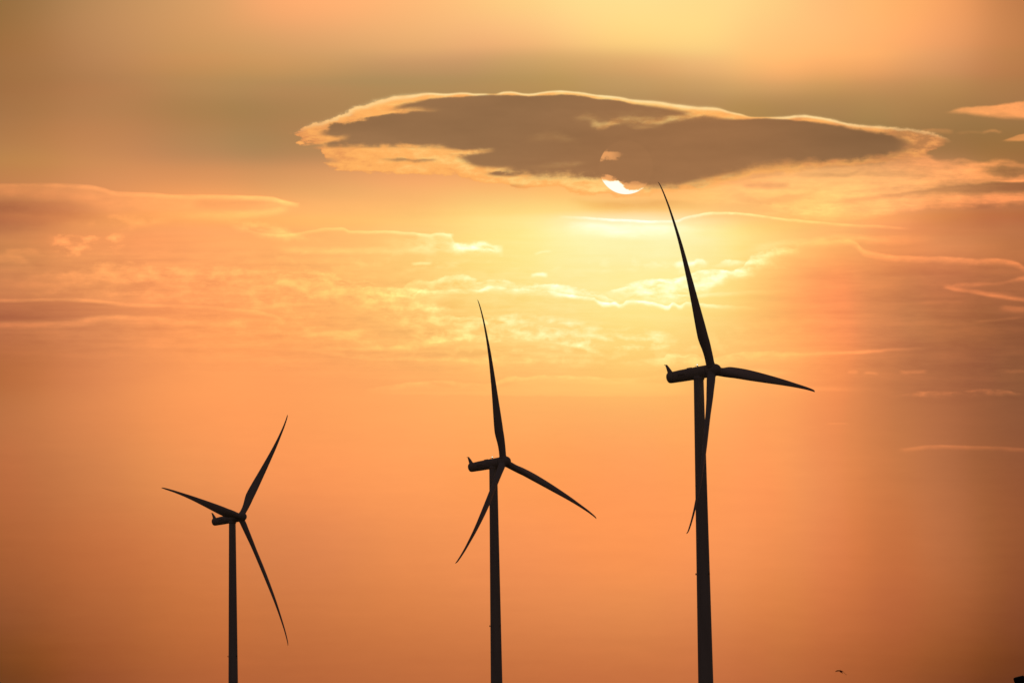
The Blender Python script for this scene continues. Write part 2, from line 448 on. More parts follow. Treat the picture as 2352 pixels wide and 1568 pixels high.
# right: the arm of cloud that runs out to a thread
streak([(1722, 573), (1800, 560), (1860, 556), (1945, 548), (2030, 553), (2155, 549)], [(1710, 0), (1800, 0.35), (1900, 0.4), (2040, 0.3), (2165, 0)], 8, 9, 3, 3, 0.8)
streak([(1870, 562), (1945, 554), (1985, 576), (2053, 590), (2140, 592), (2244, 598), (2314, 600), (2352, 614), (2420, 640)],
       [(1850, 0), (1940, 0.45), (2050, 0.68), (2140, 0.7), (2250, 0.8), (2330, 0.85), (2420, 0.7)], 4, 9, 1.0, 2.4, 0.5)
streak([(2020, 606), (2140, 612), (2260, 625)], [(2010, 0), (2140, -0.15), (2270, 0)], 6, 18, 2, 2, 0.2)
field([(2178, 658), (2210, 650), (2297, 646), (2352, 632), (2420, 624)], [(2178, 664), (2210, 662), (2297, 654), (2352, 650), (2420, 648)],
      [(2160, 0), (2205, 0.65), (2300, 0.72), (2420, 0.72)], 7, 10, 1.0, 2.2, 0.5, TX)
streak([(2176, 660), (2194, 664), (2230, 669), (2297, 681), (2352, 689), (2420, 692)], [(2164, 0), (2195, 0.75), (2260, 0.75), (2330, 0.8), (2420, 0.7)], 5.5, 4.5, 0.6, 1.6, 0.5)
field([(2230, 672), (2300, 668), (2330, 672)], [(2230, 678), (2300, 684), (2330, 682)], [(2220, 0), (2280, 0.3), (2340, 0)], 5, 6, 1, 2, 0.6, W3)
streak([(2300, 706), (2330, 708), (2420, 710)], [(2290, 0), (2335, 0.65), (2420, 0.5)], 5, 7, 1, 2, 0.4)
streak([(2238, 738), (2282, 735), (2345, 729)], 0.3, 3, 4, 1, 1, 0.5)
streak([(2110, 696), (2160, 694), (2210, 692)], 0.18, 4, 4, 1, 1, 0.5)
for (a, b, c, am) in ((1952, 1966, 854, 0.3), (1990, 2012, 856, 0.28), (2070, 2126, 853.5, 0.34), (2290, 2400, 852.5, 0.36)):
    streak([(a, c), ((a + b) / 2, c), (b, c)], am, 3.5, 4.5, 0.8, 3.0, 0.8)
field([(2056, 908), (2090, 902), (2122, 896), (2192, 899), (2279, 892.5), (2320, 898), (2352, 903), (2420, 902)], [(2056, 912), (2122, 912), (2200, 912), (2300, 908), (2420, 918)],
      [(2040, 0), (2090, 0.55), (2200, 0.6), (2300, 0.5), (2420, 0.55)], 4, 11, 0.8, 4.5, 0.8, CL, 0.85)
streak([(1800, 893), (1900, 894), (2050, 896)], [(1780, 0), (1880, 0.15), (2060, 0)], 6, 5, 1, 1.5, 0.6)
streak([(2078, 1031), (2110, 1027), (2157, 1023.5), (2200, 1025), (2279, 1026.5), (2352, 1031), (2400, 1032)], [(2060, 0), (2110, 0.45), (2200, 0.5), (2290, 0.45), (2400, 0.35)], 2.4, 6, 0.4, 1.2, 0.4)
streak([(1900, 973), (1925, 972), (1946, 972)], 0.2, 1.6, 2, 0, 0.5, 0.3)
# right: wide bright sheet under the big cloud, with dusky streaks
field([(1560, 440), (1700, 416), (1870, 384), (2001, 376), (2103, 352), (2176, 366), (2205, 364), (2263, 369), (2307, 364), (2352, 373), (2420, 376)],
      [(1560, 470), (1700, 470), (1840, 500), (1928, 505), (2036, 495), (2065, 489), (2132, 480), (2220, 478), (2352, 472), (2420, 470)],
      [(1540, 0), (1660, 0.38), (1850, 0.52), (2050, 0.72), (2150, 1.0), (2250, 1.05), (2352, 0.95), (2420, 0.9)], 9, 14, 4, 5, 0.85, FB, 1.0)
field([(1990, 449), (2045, 444), (2130, 432), (2220, 420), (2352, 415), (2420, 414)], [(1990, 452), (2060, 455), (2132, 448), (2250, 449), (2352, 447), (2420, 446)],
      [(1960, 0), (2060, -0.85), (2150, -1.1), (2352, -1.3), (2420, -1.3)], 6, 12, 3, 3, 0.5, FB, 1.0)
streak([(2280, 416), (2352, 415), (2420, 414)], [(2270, 0), (2340, 0.8), (2420, 0.7)], 2, 3, 0.2, 0.6, 0.3)
streak([(1912, 465), (1957, 460), (2001, 456), (2060, 451)], [(1895, 0), (1960, -0.5), (2010, -0.55), (2085, 0)], 5, 7, 2, 3, 0.6, FB)
streak([(1826, 402), (1880, 402), (1930, 403), (1980, 388)], [(1815, 0), (1870, -0.35), (1930, -0.5), (1990, 0)], 4, 5, 1, 1.5, 0.4, W3)
streak([(1709, 427), (1760, 427), (1812, 425)], 0.0 - 0.55, 6, 6, 1.5, 1.5, 0.4, W3)
field([(2260, 384), (2300, 382), (2352, 384), (2420, 384)], [(2260, 400), (2310, 408), (2352, 404), (2420, 404)], [(2250, 0), (2300, -0.9), (2420, -0.9)], 5, 7, 1.5, 5, 1.0, W3, 0.8)
streak([(2220, 478), (2270, 470), (2352, 463), (2420, 460)], [(2210, 0), (2270, -0.35), (2352, -0.4), (2420, -0.3)], 3, 6, 1, 2, 0.5, W3)
streak([(1700, 452), (1760, 462), (1840, 450), (1880, 440)], [(1670, 0), (1750, -0.45), (1830, -0.35), (1890, 0)], 7, 9, 5, 6, 1.2, FB)
streak([(1740, 480), (1830, 482), (1930, 470)], [(1720, 0), (1820, 0.42), (1900, 0.36), (1945, 0)], 8, 11, 4, 6, 1.2, FB)
# upper right corner
field([(2172, 257), (2210, 246.5), (2260, 243.5), (2300, 238), (2352, 231.6), (2420, 226)], [(2172, 260), (2220, 264), (2280, 271), (2352, 276), (2420, 278)],
      [(2164, 0), (2190, 0.95), (2250, 1.5), (2352, 1.6), (2420, 1.5)], 5, 10, 0.8, 2.2, 0.35, TX, 1.0)
field([(2300, 324), (2335, 311), (2352, 306), (2420, 298)], [(2300, 326), (2352, 326), (2420, 325)], [(2292, 0), (2335, 1.2), (2420, 1.4)], 3, 5, 0.5, 1.5, 0.4, W3)
streak([(2262, 302), (2280, 300), (2296, 303)], 0.5, 3, 3.5, 0, 1.5, 0.6, PF)
streak([(2200, 306), (2240, 303), (2260, 305)], 0.2, 3, 3.5, 0, 1.5, 0.6, PF)
streak([(2120, 301), (2160, 300), (2185, 301)], 0.5, 4, 6, 0.5, 2, 0.5)
field([(400, 690), (700, 720), (1000, 760), (1400, 770), (1800, 720), (2000, 700)], [(400, 770), (700, 800), (1000, 840), (1400, 850), (1800, 800), (2000, 780)],
      [(300, 0), (520, 0.18), (900, 0.3), (1300, 0.32), (1700, 0.18), (1950, 0)], 40, 40, 10, 6, 1.2, CL, 0.4)
field([(560, 570), (800, 560), (1200, 590), (1700, 570), (1900, 520)], [(560, 640), (800, 640), (1200, 640), (1700, 640), (1900, 600)],
      [(480, 0), (640, 0.2), (1000, 0.2), (1250, 0.1), (1500, 0.2), (1700, 0.3), (1900, 0)], 30, 30, 10, 6, 1.2, CL, 0.1)
# long thin wisps, light and dark, in the broad hazy parts
field([(-60, 540), (500, 560), (1000, 600), (1400, 640)], [(-60, 820), (500, 850), (1000, 880), (1400, 880)],
      [(-60, 0.10), (300, 0.16), (900, 0.18), (1300, 0.12), (1450, 0)], 60, 80, 8, 6, 1.5, FB, 0.0)
field([(1650, 560), (1900, 570), (2420, 560)], [(1650, 860), (1900, 900), (2420, 960)],
      [(1620, 0), (1850, 0.08), (2100, 0.11), (2420, 0.11)], 60, 80, 8, 6, 1.5, FB, 0.0)
field([(-60, 900), (2420, 900)], [(-60, 1640), (2420, 1640)], [(-60, 0.03), (2420, 0.034)], 120, 60, 8, 6, 1.5, FB, 0.0)
# the finest, even grain of thin cloud over the middle of the sky
grain = M('MULTIPLY', M('MULTIPLY', ss(Y, 420, 560), ss(Y, 760, 960, 1, 0)), 0.10)
add(M('MULTIPLY', W3, grain))
add(M('MULTIPLY', N1, M('MULTIPLY', ss(Y, 380, 520), ss(Y, 800, 1000, 0.08, 0.0))))

# more light runs the sky from brown through orange to pale yellow
EL = M('MULTIPLY_ADD', ss(chans[0], 0.80, 1.0, -0.25, 0.0), M('MAXIMUM', EL, 0.0), EL)
cmb = ND.new('ShaderNodeCombineXYZ')
LK.new(M('MULTIPLY_ADD', M('MAXIMUM', EL, 0.0), ss(chans[1], 0.45, 0.75, 0.11, 0.0), M('MULTIPLY_ADD', EL, ss(chans[1], 0.70, 0.86, 0.165, 0.02), chans[0])), cmb.inputs[0])
LK.new(M('MULTIPLY_ADD', EL, 0.135, chans[1]), cmb.inputs[1])
LK.new(M('MULTIPLY_ADD', EL, ss(chans[1], 0.70, 0.95, 0.065, 0.27), chans[2]), cmb.inputs[2])
col = cmb.outputs[0]

# ---- the big lens-shaped cloud before the sun
OT = [(672, 303), (690, 294), (712, 287), (754, 276), (783, 265), (810, 251), (839, 242), (876, 230), (912, 221), (949, 218), (986, 214), (1022, 216), (1064, 213), (1095, 216), (1132, 216), (1169, 211), (1214, 216), (1246, 212), (1280, 209), (1319, 211), (1375, 219), (1417, 223), (1461, 230), (1515, 234.5), (1563, 242), (1600, 245.5), (1641, 248), (1673, 256), (1700, 262), (1744, 269), (1797, 269), (1840, 265), (1870, 268), (1922, 277.5), (1957, 285.7), (2015, 290), (2059, 294), (2103, 299), (2162, 312), (2186, 325)]
OB = [(672, 306), (690, 322), (705, 334), (727, 337), (742, 362), (756, 383), (798, 397), (839, 401), (912, 403), (973, 405), (1034, 402), (1060, 412), (1120, 421), (1164, 426), (1202, 440), (1265, 427), (1336, 452), (1383, 450), (1417, 458), (1465, 453), (1515, 446), (1600, 440), (1700, 428), (1800, 408), (1900, 392), (2000, 380), (2080, 368), (2140, 350), (2186, 330)]
DT = [(716, 312), (745, 291), (790, 276), (840, 268), (870, 258), (900, 246), (949, 231), (1022, 222), (1095, 218), (1135, 216.5), (1180, 217), (1214, 219), (1280, 216), (1319, 217), (1375, 226), (1417, 230), (1461, 237), (1515, 243), (1563, 250), (1600, 257), (1641, 264), (1700, 271), (1744, 270), (1797, 272), (1840, 275), (1870, 279), (1922, 285), (1957, 291), (2015, 298), (2050, 305), (2095, 317), (2135, 332)]
DB = [(716, 316), (735, 338), (802, 341), (876, 341), (950, 341), (1000, 345), (1040, 358), (1075, 380), (1110, 398), (1148, 402), (1197, 406.7), (1246, 410), (1295, 409), (1344, 410), (1375, 414), (1410, 425), (1478, 436), (1515, 437), (1563, 435), (1612, 426), (1661, 416), (1698, 408), (1738, 395), (1782, 388), (1870, 379), (1957, 373), (2001, 370), (2045, 363), (2095, 351), (2135, 338)]
XL = M('MULTIPLY_ADD', M('MULTIPLY_ADD', TX, 16.0, M('MULTIPLY', W2, 12.0)), ss(X, 720, 1000, 1.0, 0.0), X)
inx = M('MULTIPLY', ss(XL, 668, 682), ss(X, 2150, 2192, 1, 0))
wob = M('MULTIPLY_ADD', W2, 3.4, M('MULTIPLY_ADD', PF, 2.2, M('MULTIPLY', W3, 2.0)))
dot_ = M('SUBTRACT', Y, curve(XL, OT))
rag = curve(X, [(660, 1.0), (820, 1.0), (1000, 0.55), (1300, 0.7), (1600, 0.5), (2000, 0.5)])
dob = M('ADD', M('SUBTRACT', curve(XL, OB), Y), M('MULTIPLY_ADD', wob, 1.6, M('MULTIPLY', M('MULTIPLY_ADD', TX, 9.0, M('MULTIPLY', W3, 6.0)), rag)))
topw = curve(X, [(660, 1.0), (860, 0.6), (1000, 0.15), (1700, 0.15), (1950, 0.5), (2100, 1.2), (2190, 1.6)])
dot_ = M('MULTIPLY_ADD', wob, topw, dot_)
mo = M('MULTIPLY', M('MULTIPLY', ss(dot_, -1.5, 2.2), ss(dob, -2.0, 7.0)), inx)
dtw = curve(X, [(700, 2.2), (860, 1.6), (1000, 0.5), (1500, 0.45), (1800, 0.5), (2000, 1.2), (2110, 2.0)])
fib = M('MULTIPLY_ADD', TX, 3.2, M('MULTIPLY', W3, 2.2))
ddt = M('MULTIPLY_ADD', M('MULTIPLY_ADD', fib, 0.35, wob), dtw, M('SUBTRACT', Y, curve(XL, DT)))
ddb = M('ADD', M('MULTIPLY_ADD', wob, 1.9, fib), M('SUBTRACT', curve(XL, DB), Y))
std = curve(X, [(700, 16), (900, 13), (1000, 7), (1400, 6), (1500, 10), (1640, 12), (1750, 6), (1950, 12), (2110, 20)])
sbd = curve(X, [(700, 16), (950, 18), (1050, 26), (1250, 22), (1400, 17), (1560, 26), (1700, 34), (1900, 24), (2110, 20)])
md = M('MULTIPLY', ss(M('DIVIDE', ddt, std), -0.35, 1.0), ss(M('DIVIDE', ddb, sbd), -0.45, 1.0))
md = M('MULTIPLY', md, M('MULTIPLY', ss(X, 712, 770), ss(X, 2035, 2150, 1, 0)))


def bite(pts, amps, up, dn, wb=1.0):
    """a lit rift in the dark body"""
    d = M('MULTIPLY_ADD', wob, wb, M('SUBTRACT', Y, curve(X, pts)))
    return M('MULTIPLY', M('MULTIPLY', bell(d, up, dn), curve(X, amps)), textured(0.45, TX))


# clear notches bitten into its ragged left end
cut = bite([(668, 341), (700, 339), (722, 335), (742, 333)], [(660, 1), (715, 1), (736, 0.7), (750, 0)], 4, 7, 0.8)
cut = M('ADD', cut, bite([(690, 374), (730, 372), (758, 370), (775, 371)], [(680, 1), (745, 1), (765, 0.6), (782, 0)], 6, 5, 0.8))
mo = M('MULTIPLY', mo, M('SUBTRACT', 1.0, M('MINIMUM', cut, 1.0)))
rift = None
for args in (
    ([(820, 266), (870, 262), (930, 256), (1010, 253)], [(800, 0.9), (870, 1), (930, 0.8), (980, 0.35), (1030, 0)], 9, 4.5, 0.6),
    ([(880, 240), (930, 235), (980, 230)], [(870, 0.7), (910, 0.5), (985, 0)], 9, 6, 0.6),
    ([(725, 322), (780, 318), (805, 314)], [(715, 1), (745, 0.9), (790, 0.4), (812, 0)], 9, 7, 0.8),
    ([(850, 350), (1000, 351), (1060, 351), (1135, 347)], [(840, 1), (1000, 1), (1060, 0.9), (1110, 0.6), (1145, 0)], 8, 6, 0.9),
    ([(1030, 385), (1080, 388), (1130, 391), (1180, 388)], [(1010, 0.8), (1080, 0.8), (1130, 0.7), (1190, 0)], 8, 7, 1.2),
    ([(1368, 287), (1383, 289.5), (1405, 282), (1453.6, 277), (1502, 278.5), (1551, 272), (1600, 262.6), (1637, 256), (1690, 266)], [(1350, 0), (1390, 0.40), (1450, 0.26), (1510, 0.32), (1560, 0.30), (1620, 0.62), (1660, 0.5), (1700, 0)], 8, 8, 1.1),
    ([(1330, 280), (1420, 272), (1540, 268), (1650, 262)], [(1315, 0), (1400, 0.17), (1540, 0.20), (1620, 0.22), (1670, 0)], 20, 18, 1.6),
    ([(1322, 271), (1345, 268), (1365, 270)], [(1305, 0), (1340, 0.24), (1385, 0)], 10, 12, 1.2),
    ([(1440, 290), (1480, 293), (1520, 291)], [(1430, 0), (1478, 0.26), (1530, 0)], 6, 6, 1.0),
    ([(1210, 320), (1235, 316), (1258, 311.5), (1285, 314), (1330, 332), (1375, 352)], [(1195, 0), (1225, 0.15), (1270, 0.2), (1330, 0.12), (1390, 0)], 11, 14, 1.2),
    ([(1160, 390), (1240, 384), (1300, 378), (1350, 372)], [(1150, 0), (1240, 0.18), (1310, 0.22), (1360, 0)], 8, 9, 1.2),
    ([(1560, 424), (1640, 411), (1700, 396)], [(1540, 0), (1640, 0.3), (1715, 0.1)], 6, 7, 0.8),
):
    b = bite(*args)
    rift = b if rift is None else M('ADD', rift, b)
# wisps of shade inside the lit lower left fringe
shade = bite([(800, 368), (880, 366), (960, 368), (1020, 366)], [(850, 0), (890, 0.35), (930, 0.6), (980, 0.55), (1010, 0)], 4, 5, 0.8)
shade = M('ADD', shade, bite([(1110, 398), (1160, 401), (1205, 396)], [(1105, 0), (1160, 0.5), (1215, 0)], 4, 5, 0.8))
shade = M('ADD', shade, bite([(1148, 430), (1185, 428), (1215, 430)], [(1140, 0), (1180, 0.35), (1222, 0)], 5, 6, 0.8))
thick = M('ADD', M('MULTIPLY', md, M('SUBTRACT', 1.0, M('MINIMUM', rift, 1.0))), shade, clamp=True)
# lit fringe: brighter close to the sun, textured
lit = curve(X, [(670, 0.22), (800, 0.40), (950, 0.58), (1150, 0.66), (1350, 0.75), (1500, 0.72), (1700, 0.50), (1900, 0.34), (2100, 0.22), (2190, 0.10)])
lit = M('ADD', lit, M('MULTIPLY_ADD', TX, 0.26, M('MULTIPLY', W2, 0.16)))
lit = M('MULTIPLY', lit, ss(dob, -4.0, 20.0, 0.55, 1.0), clamp=True)
fr = lerp(hexc('#d88a52'), hexc('#ffb160'), ss(lit, 0.0, 0.5))
fr = lerp(fr, hexc('#ffd682'), ss(lit, 0.45, 1.0))
dk = lerp(hexc('#966e49'), hexc('#9c6e47'), ss(M('ADD', X, M('MULTIPLY', Y, 1.5)), 1500, 2050))
dk = lerp(dk, hexc('#886240'), ss(X, 1650, 2000))
dk = V('SCALE', dk, s=M('ADD', M('MULTIPLY_ADD', N2, 0.035, 1.0), M('MULTIPLY_ADD', TX, 0.012, M('MULTIPLY', ss(ddb, 0.0, 70.0, 0.045, 0.0), 1.0))))
cl = lerp(fr, dk, ss(thick, 0.02, 0.98))
# towards the right the underside melts into the bright sheet below it
melt = M('SUBTRACT', 1.0, M('MULTIPLY', ss(ddb, -14.0, 4.0, 1.0, 0.0), curve(X, [(1380, 0), (1560, 0.6), (1700, 0.9), (2000, 0.9), (2070, 0.6), (2120, 0)])))
cov = M('MULTIPLY', mo, M('MAXIMUM', ss(M('ADD', M('MULTIPLY', W2, 0.3), M('MULTIPLY', dob, 0.09)), -0.2, 0.4), thick))
cov = M('MULTIPLY', cov, M('MAXIMUM', melt, ss(thick, 0.0, 0.6)))
# the right tip is thin and full of holes
cov = M('MULTIPLY', cov, M('MAXIMUM', ss(thick, 0.1, 0.6), M('MAXIMUM', ss(X, 2010, 2120, 1.0, 0.0), ss(M('ADD', TX, M('MULTIPLY', W2, 0.5)), -0.55, 0.45, 0.5, 1.0))))
col = lerp(col, cl, cov)
# silver lining along the upper edge
rim = curve(X, [(672, 0.0), (760, 0.55), (870, 0.7), (960, 0.8), (1000, 0.95), (1070, 0.95), (1120, 0.45), (1134, 0.1), (1150, 0.85), (1230, 0.9), (1290, 1.0), (1400, 1.0), (1500, 0.9), (1640, 0.85), (1700, 0.6), (1748, 0.12), (1770, 0.5), (1840, 0.9), (1950, 0.7), (2050, 0.5), (2130, 0.35), (2186, 0)])
rw = curve(X, [(672, 5), (900, 7), (1000, 3.2), (1300, 2.8), (1480, 4), (1620, 5), (1700, 3), (1840, 4), (2000, 4), (2180, 4)])
rq = M('DIVIDE', M('SUBTRACT', dot_, M('MULTIPLY', rw, 0.55)), rw)
rp = M('MULTIPLY', M('EXPONENT', M('MULTIPLY', M('MULTIPLY', rq, rq), -1.4)), M('MULTIPLY', rim, M('MULTIPLY_ADD', W2, 0.22, 0.9)), clamp=True)
col = lerp(col, hexc('#ffe0a0'), rp)

# ---- the sun's disc, seen where the cloud lets it through
sx = M('SUBTRACT', X, SUNX)
sy = M('SUBTRACT', Y, SUNY)
sr = M('SQRT', M('ADD', M('MULTIPLY', sx, sx), M('MULTIPLY', sy, sy)))
disc = ss(sr, SUNR - 0.9, SUNR + 0.9, 1.0, 0.0)
sw = M('MULTIPLY_ADD', N3, 6.5, M('MULTIPLY', N4, 2.2))
bw = curve(X, [(1374, 413), (1400, 414), (1416, 412), (1425, 418), (1434, 427), (1443, 434), (1456, 435), (1468, 433), (1480, 430), (1500, 430)])
tA = ss(M('ADD', M('SUBTRACT', Y, bw), sw), -2.5, 5.5)
bl = curve(X, [(1374, 401), (1395, 401), (1412, 405), (1425, 414), (1440, 416), (1460, 414), (1485, 420), (1500, 426)])
tB = M('MULTIPLY', ss(M('ADD', M('SUBTRACT', Y, bl), sw), -1.0, 7.0), curve(X, [(1374, 0.8), (1405, 0.78), (1425, 0.68), (1450, 0.6), (1475, 0.5), (1500, 0.3)]))
ct = curve(X, [(1374, 348), (1400, 347), (1432, 352)])
cb = curve(X, [(1374, 369), (1390, 367), (1415, 364), (1432, 356)])
tC = M('MULTIPLY', M('MULTIPLY', ss(M('ADD', M('SUBTRACT', Y, ct), sw), -2, 5), ss(M('ADD', M('SUBTRACT', cb, Y), sw), -3, 4)),
       curve(X, [(1374, 0.75), (1400, 0.72), (1415, 0.5), (1434, 0.0)]))
tr = M('MAXIMUM', tB, tC)
sc = lerp(col, hexc('#b07c50'), M('MULTIPLY', disc, 0.14))
sc = lerp(sc, hexc('#ffae68'), M('MULTIPLY', tr, disc, clamp=True))
sc = lerp(sc, hexc('#ffd690'), M('MULTIPLY', ss(tA, 0.0, 0.5), disc, clamp=True))
sc = lerp(sc, (1.02, 1.015, 0.95, 1), M('MULTIPLY', ss(tA, 0.35, 1.0), disc, clamp=True))

gam = ND.new('ShaderNodeGamma')
clampn = V('MAXIMUM', sc, (0.0, 0.0, 0.0))
LK.new(clampn, gam.inputs['Color'])
gam.inputs['Gamma'].default_value = 2.2
west = V('SCALE', gam.outputs[0], s=2.0 ** (-EXPO))

# ---- the rest of the dome: a plain hazy evening sky
sky = ND.new('ShaderNodeTexSky')
sky.sky_type = 'NISHITA'
sky.sun_disc = False
sky.sun_elevation = SUN_EL
sky.sun_rotation = SUN_AZ
sky.dust_density = 4.0
sky.altitude = 300
SKY_STRENGTH = 0.15
rest = V('MULTIPLY', V('SCALE', sky.outputs[0], s=SKY_STRENGTH), (1.30, 0.62, 0.45))
wgt = ss(df, math.cos(R(30)), math.cos(R(8)))
final = lerp(rest, west, wgt)
bg = ND.new('ShaderNodeBackground')
LK.new(final, bg.inputs['Color'])
bg.inputs['Strength'].default_value = 1.0
out = ND.new('ShaderNodeOutputWorld')
LK.new(bg.outputs[0], out.inputs['Surface'])
scene.world = world
world.cycles.sampling_method = 'MANUAL'
world.cycles.sample_map_resolution = 256


# ================================================================== materials
def mat(name, base, rough=0.5, metal=0.0, var=0.0, vscale=1.0, bump=0.0, stretch=(1, 1, 1), emit=None, estr=0.0, base2=None):
    m = bpy.data.materials.new(name)
    m.use_nodes = True
    t = m.node_tree
    b = t.nodes['Principled BSDF']
    b.inputs['Base Color'].default_value = (*base, 1)
    b.inputs['Roughness'].default_value = rough
    b.inputs['Metallic'].default_value = metal
    if var or bump:
        c = t.nodes.new('ShaderNodeTexCoord')
        mp = t.nodes.new('ShaderNodeMapping')
        mp.inputs['Scale'].default_value = stretch
        t.links.new(c.outputs['Object'], mp.inputs[0])
        n = t.nodes.new('ShaderNodeTexNoise')
        n.inputs['Scale'].default_value = vscale
        n.inputs['Detail'].default_value = 6
        t.links.new(mp.outputs[0], n.inputs['Vector'])
        if var:
            r = t.nodes.new('ShaderNodeValToRGB')
            b2 = base2 or tuple(x * (1 - var) for x in base)
            r.color_ramp.elements[0].color = (*b2, 1)
            r.color_ramp.elements[0].position = 0.35
            r.color_ramp.elements[1].color = (*base, 1)
            r.color_ramp.elements[1].position = 0.6
            t.links.new(n.outputs[0], r.inputs[0])
            t.links.new(r.outputs[0], b.inputs['Base Color'])
        if bump:
            bp = t.nodes.new('ShaderNodeBump')
            bp.inputs['Strength'].default_value = bump
            t.links.new(n.outputs[0], bp.inputs['Height'])
            t.links.new(bp.outputs[0], b.inputs['Normal'])
    if emit:
        b.inputs['Emission Color'].default_value = (*emit, 1)
        b.inputs['Emission Strength'].default_value = estr
    return m


PAINT = (0.74, 0.72, 0.69)
m_tower = mat('tower_paint', PAINT, 0.6, var=0.14, vscale=0.8, stretch=(1, 1, 0.08))
m_nac = mat('nacelle_gelcoat', PAINT, 0.55, var=0.12, vscale=0.9)
m_blade = mat('blade_gelcoat', (0.76, 0.75, 0.73), 0.6, var=0.12, vscale=0.7, stretch=(1, 1, 0.15))
m_seam = mat('dark_seal', (0.06, 0.06, 0.06), 0.8, var=0.2, vscale=3)
m_metal = mat('galvanised_steel', (0.22, 0.22, 0.22), 0.6, 0.4, var=0.2, vscale=6)
m_glow = mat('beacon_glass', (0.8, 0.8, 0.7), 0.3, emit=(1.0, 1.0, 0.72), estr=14.0)
m_dim = mat('unlit_lamp', (0.10, 0.04, 0.03), 0.5, var=0.2, vscale=5)
m_wood = mat('weathered_post', (0.05, 0.042, 0.035), 0.95, var=0.4, vscale=9, bump=0.4, stretch=(1, 1, 0.12))
m_bird = mat('dark_plumage', (0.035, 0.030, 0.026), 0.9, var=0.4, vscale=18)
m_ground = mat('dry_grass', (0.075, 0.068, 0.035), 1.0, var=0.5, vscale=0.35, bump=0.3, base2=(0.04, 0.045, 0.02))


# ================================================================== mesh helpers
def obj(name, bm, material, parent=None, smooth=True, mats=None):
    me = bpy.data.meshes.new(name)
    bmesh.ops.recalc_face_normals(bm, faces=bm.faces)
    bm.to_mesh(me)
    bm.free()
    for p in me.polygons:
        p.use_smooth = smooth
    me.materials.append(material)
    o = bpy.data.objects.new(name, me)
    COL.objects.link(o)
    if parent:
        o.parent = parent
    return o


def loft(bm, rings, cap0=True, cap1=True):
    prev = None
    first = None
    for ring in rings:
        vs_ = [bm.verts.new(p) for p in ring]
        if prev:
            n = len(vs_)
            for i in range(n):
                bm.faces.new((prev[i], prev[(i + 1) % n], vs_[(i + 1) % n], vs_[i]))
        else:
            first = vs_
        prev = vs_
    if cap0:
        bm.faces.new(list(reversed(first)))
    if cap1:
        bm.faces.new(prev)


def circle(c, r, ax, ay, n=32):
    return [c + ax * (r * math.cos(2 * math.pi * i / n)) + ay * (r * math.sin(2 * math.pi * i / n)) for i in range(n)]


def tube(bm, a, b, ra, rb=None, n=16):
    rb = ra if rb is None else rb
    d = (b - a).normalized()
    q = d.to_track_quat('Z', 'Y')
    ax, ay = q @ Vector((1, 0, 0)), q @ Vector((0, 1, 0))
    loft(bm, [circle(a, ra, ax, ay, n), circle(b, rb, ax, ay, n)])


def interp(tbl, s):
    for (a, va), (b, vb) in zip(tbl, tbl[1:]):
        if s <= b:
            t = (s - a) / (b - a)
            return va + (vb - va) * t
    return tbl[-1][1]


def smooth_interp(tbl, s):
    n = len(tbl)
    for i in range(n - 1):
        if s <= tbl[i + 1][0] or i == n - 2:
            x0, y0 = tbl[i]
            x1, y1 = tbl[i + 1]
            h = x1 - x0
            m0 = (y1 - tbl[i - 1][1]) / (x1 - tbl[i - 1][0]) if i else (y1 - y0) / h
            m1 = (tbl[i + 2][1] - y0) / (tbl[i + 2][0] - x0) if i < n - 2 else (y1 - y0) / h
            t = min(1, max(0, (s - x0) / h))
            t2, t3 = t * t, t * t * t
            return (2 * t3 - 3 * t2 + 1) * y0 + (t3 - 2 * t2 + t) * h * m0 + (-2 * t3 + 3 * t2) * y1 + (t3 - t2) * h * m1


# ================================================================== ground
def ground_z(x, y):
    slope = 0.134 * max(0.0, y - 10)
    if y > 2100:                                     # beyond the crest the land falls away
        slope = 0.134 * 2090 - 0.05 * (y - 2100)
        slope = max(slope, -40)
    if y < 10:
        slope = 0.02 * (y - 10)
        slope = max(slope, -30)
    amp = min(1.0, max(0.0, (abs(y) - 40) / 400))
    w = mnoise.noise(Vector((x * 0.004, y * 0.004, 3.1))) * 5 + mnoise.noise(Vector((x * 0.02, y * 0.02, 7.7))) * 0.8
    return slope + w * amp - abs(x) * 0.004 * amp


xs = [-30000, -15000, -8000, -5000, -3500] + [-2600 + 100 * i for i in range(53)] + [3500, 5000, 8000, 15000, 30000]
xs = sorted(set(xs + [-60 + 12 * i for i in range(11)]))
ys = [-20000, -8000, -3000, -1200, -600, -300, -150, -80, -40, -20, 0, 10, 20, 30, 40, 50, 60, 70, 85, 100, 130, 170, 220, 280, 340] + [400 + 60 * i for i in range(36)] + [2700, 3200, 4000, 6000, 10000, 18000, 35000]
bm = bmesh.new()
rows = [[bm.verts.new((x, y, ground_z(x, y))) for x in xs] for y in ys]
for j in range(len(ys) - 1):
    for i in range(len(xs) - 1):
        bm.faces.new((rows[j][i], rows[j][i + 1], rows[j + 1][i + 1], rows[j + 1][i]))
g = obj('ground', bm, m_ground)
g['kind'] = 'structure'

# ================================================================== wind turbine
RB = 46.0          # blade tip radius
TILT = R(2.0377)
HUBZ = 100.0       # rotor centre above the tower foot
OVER = 3.36        # rotor centre ahead of the tower axis


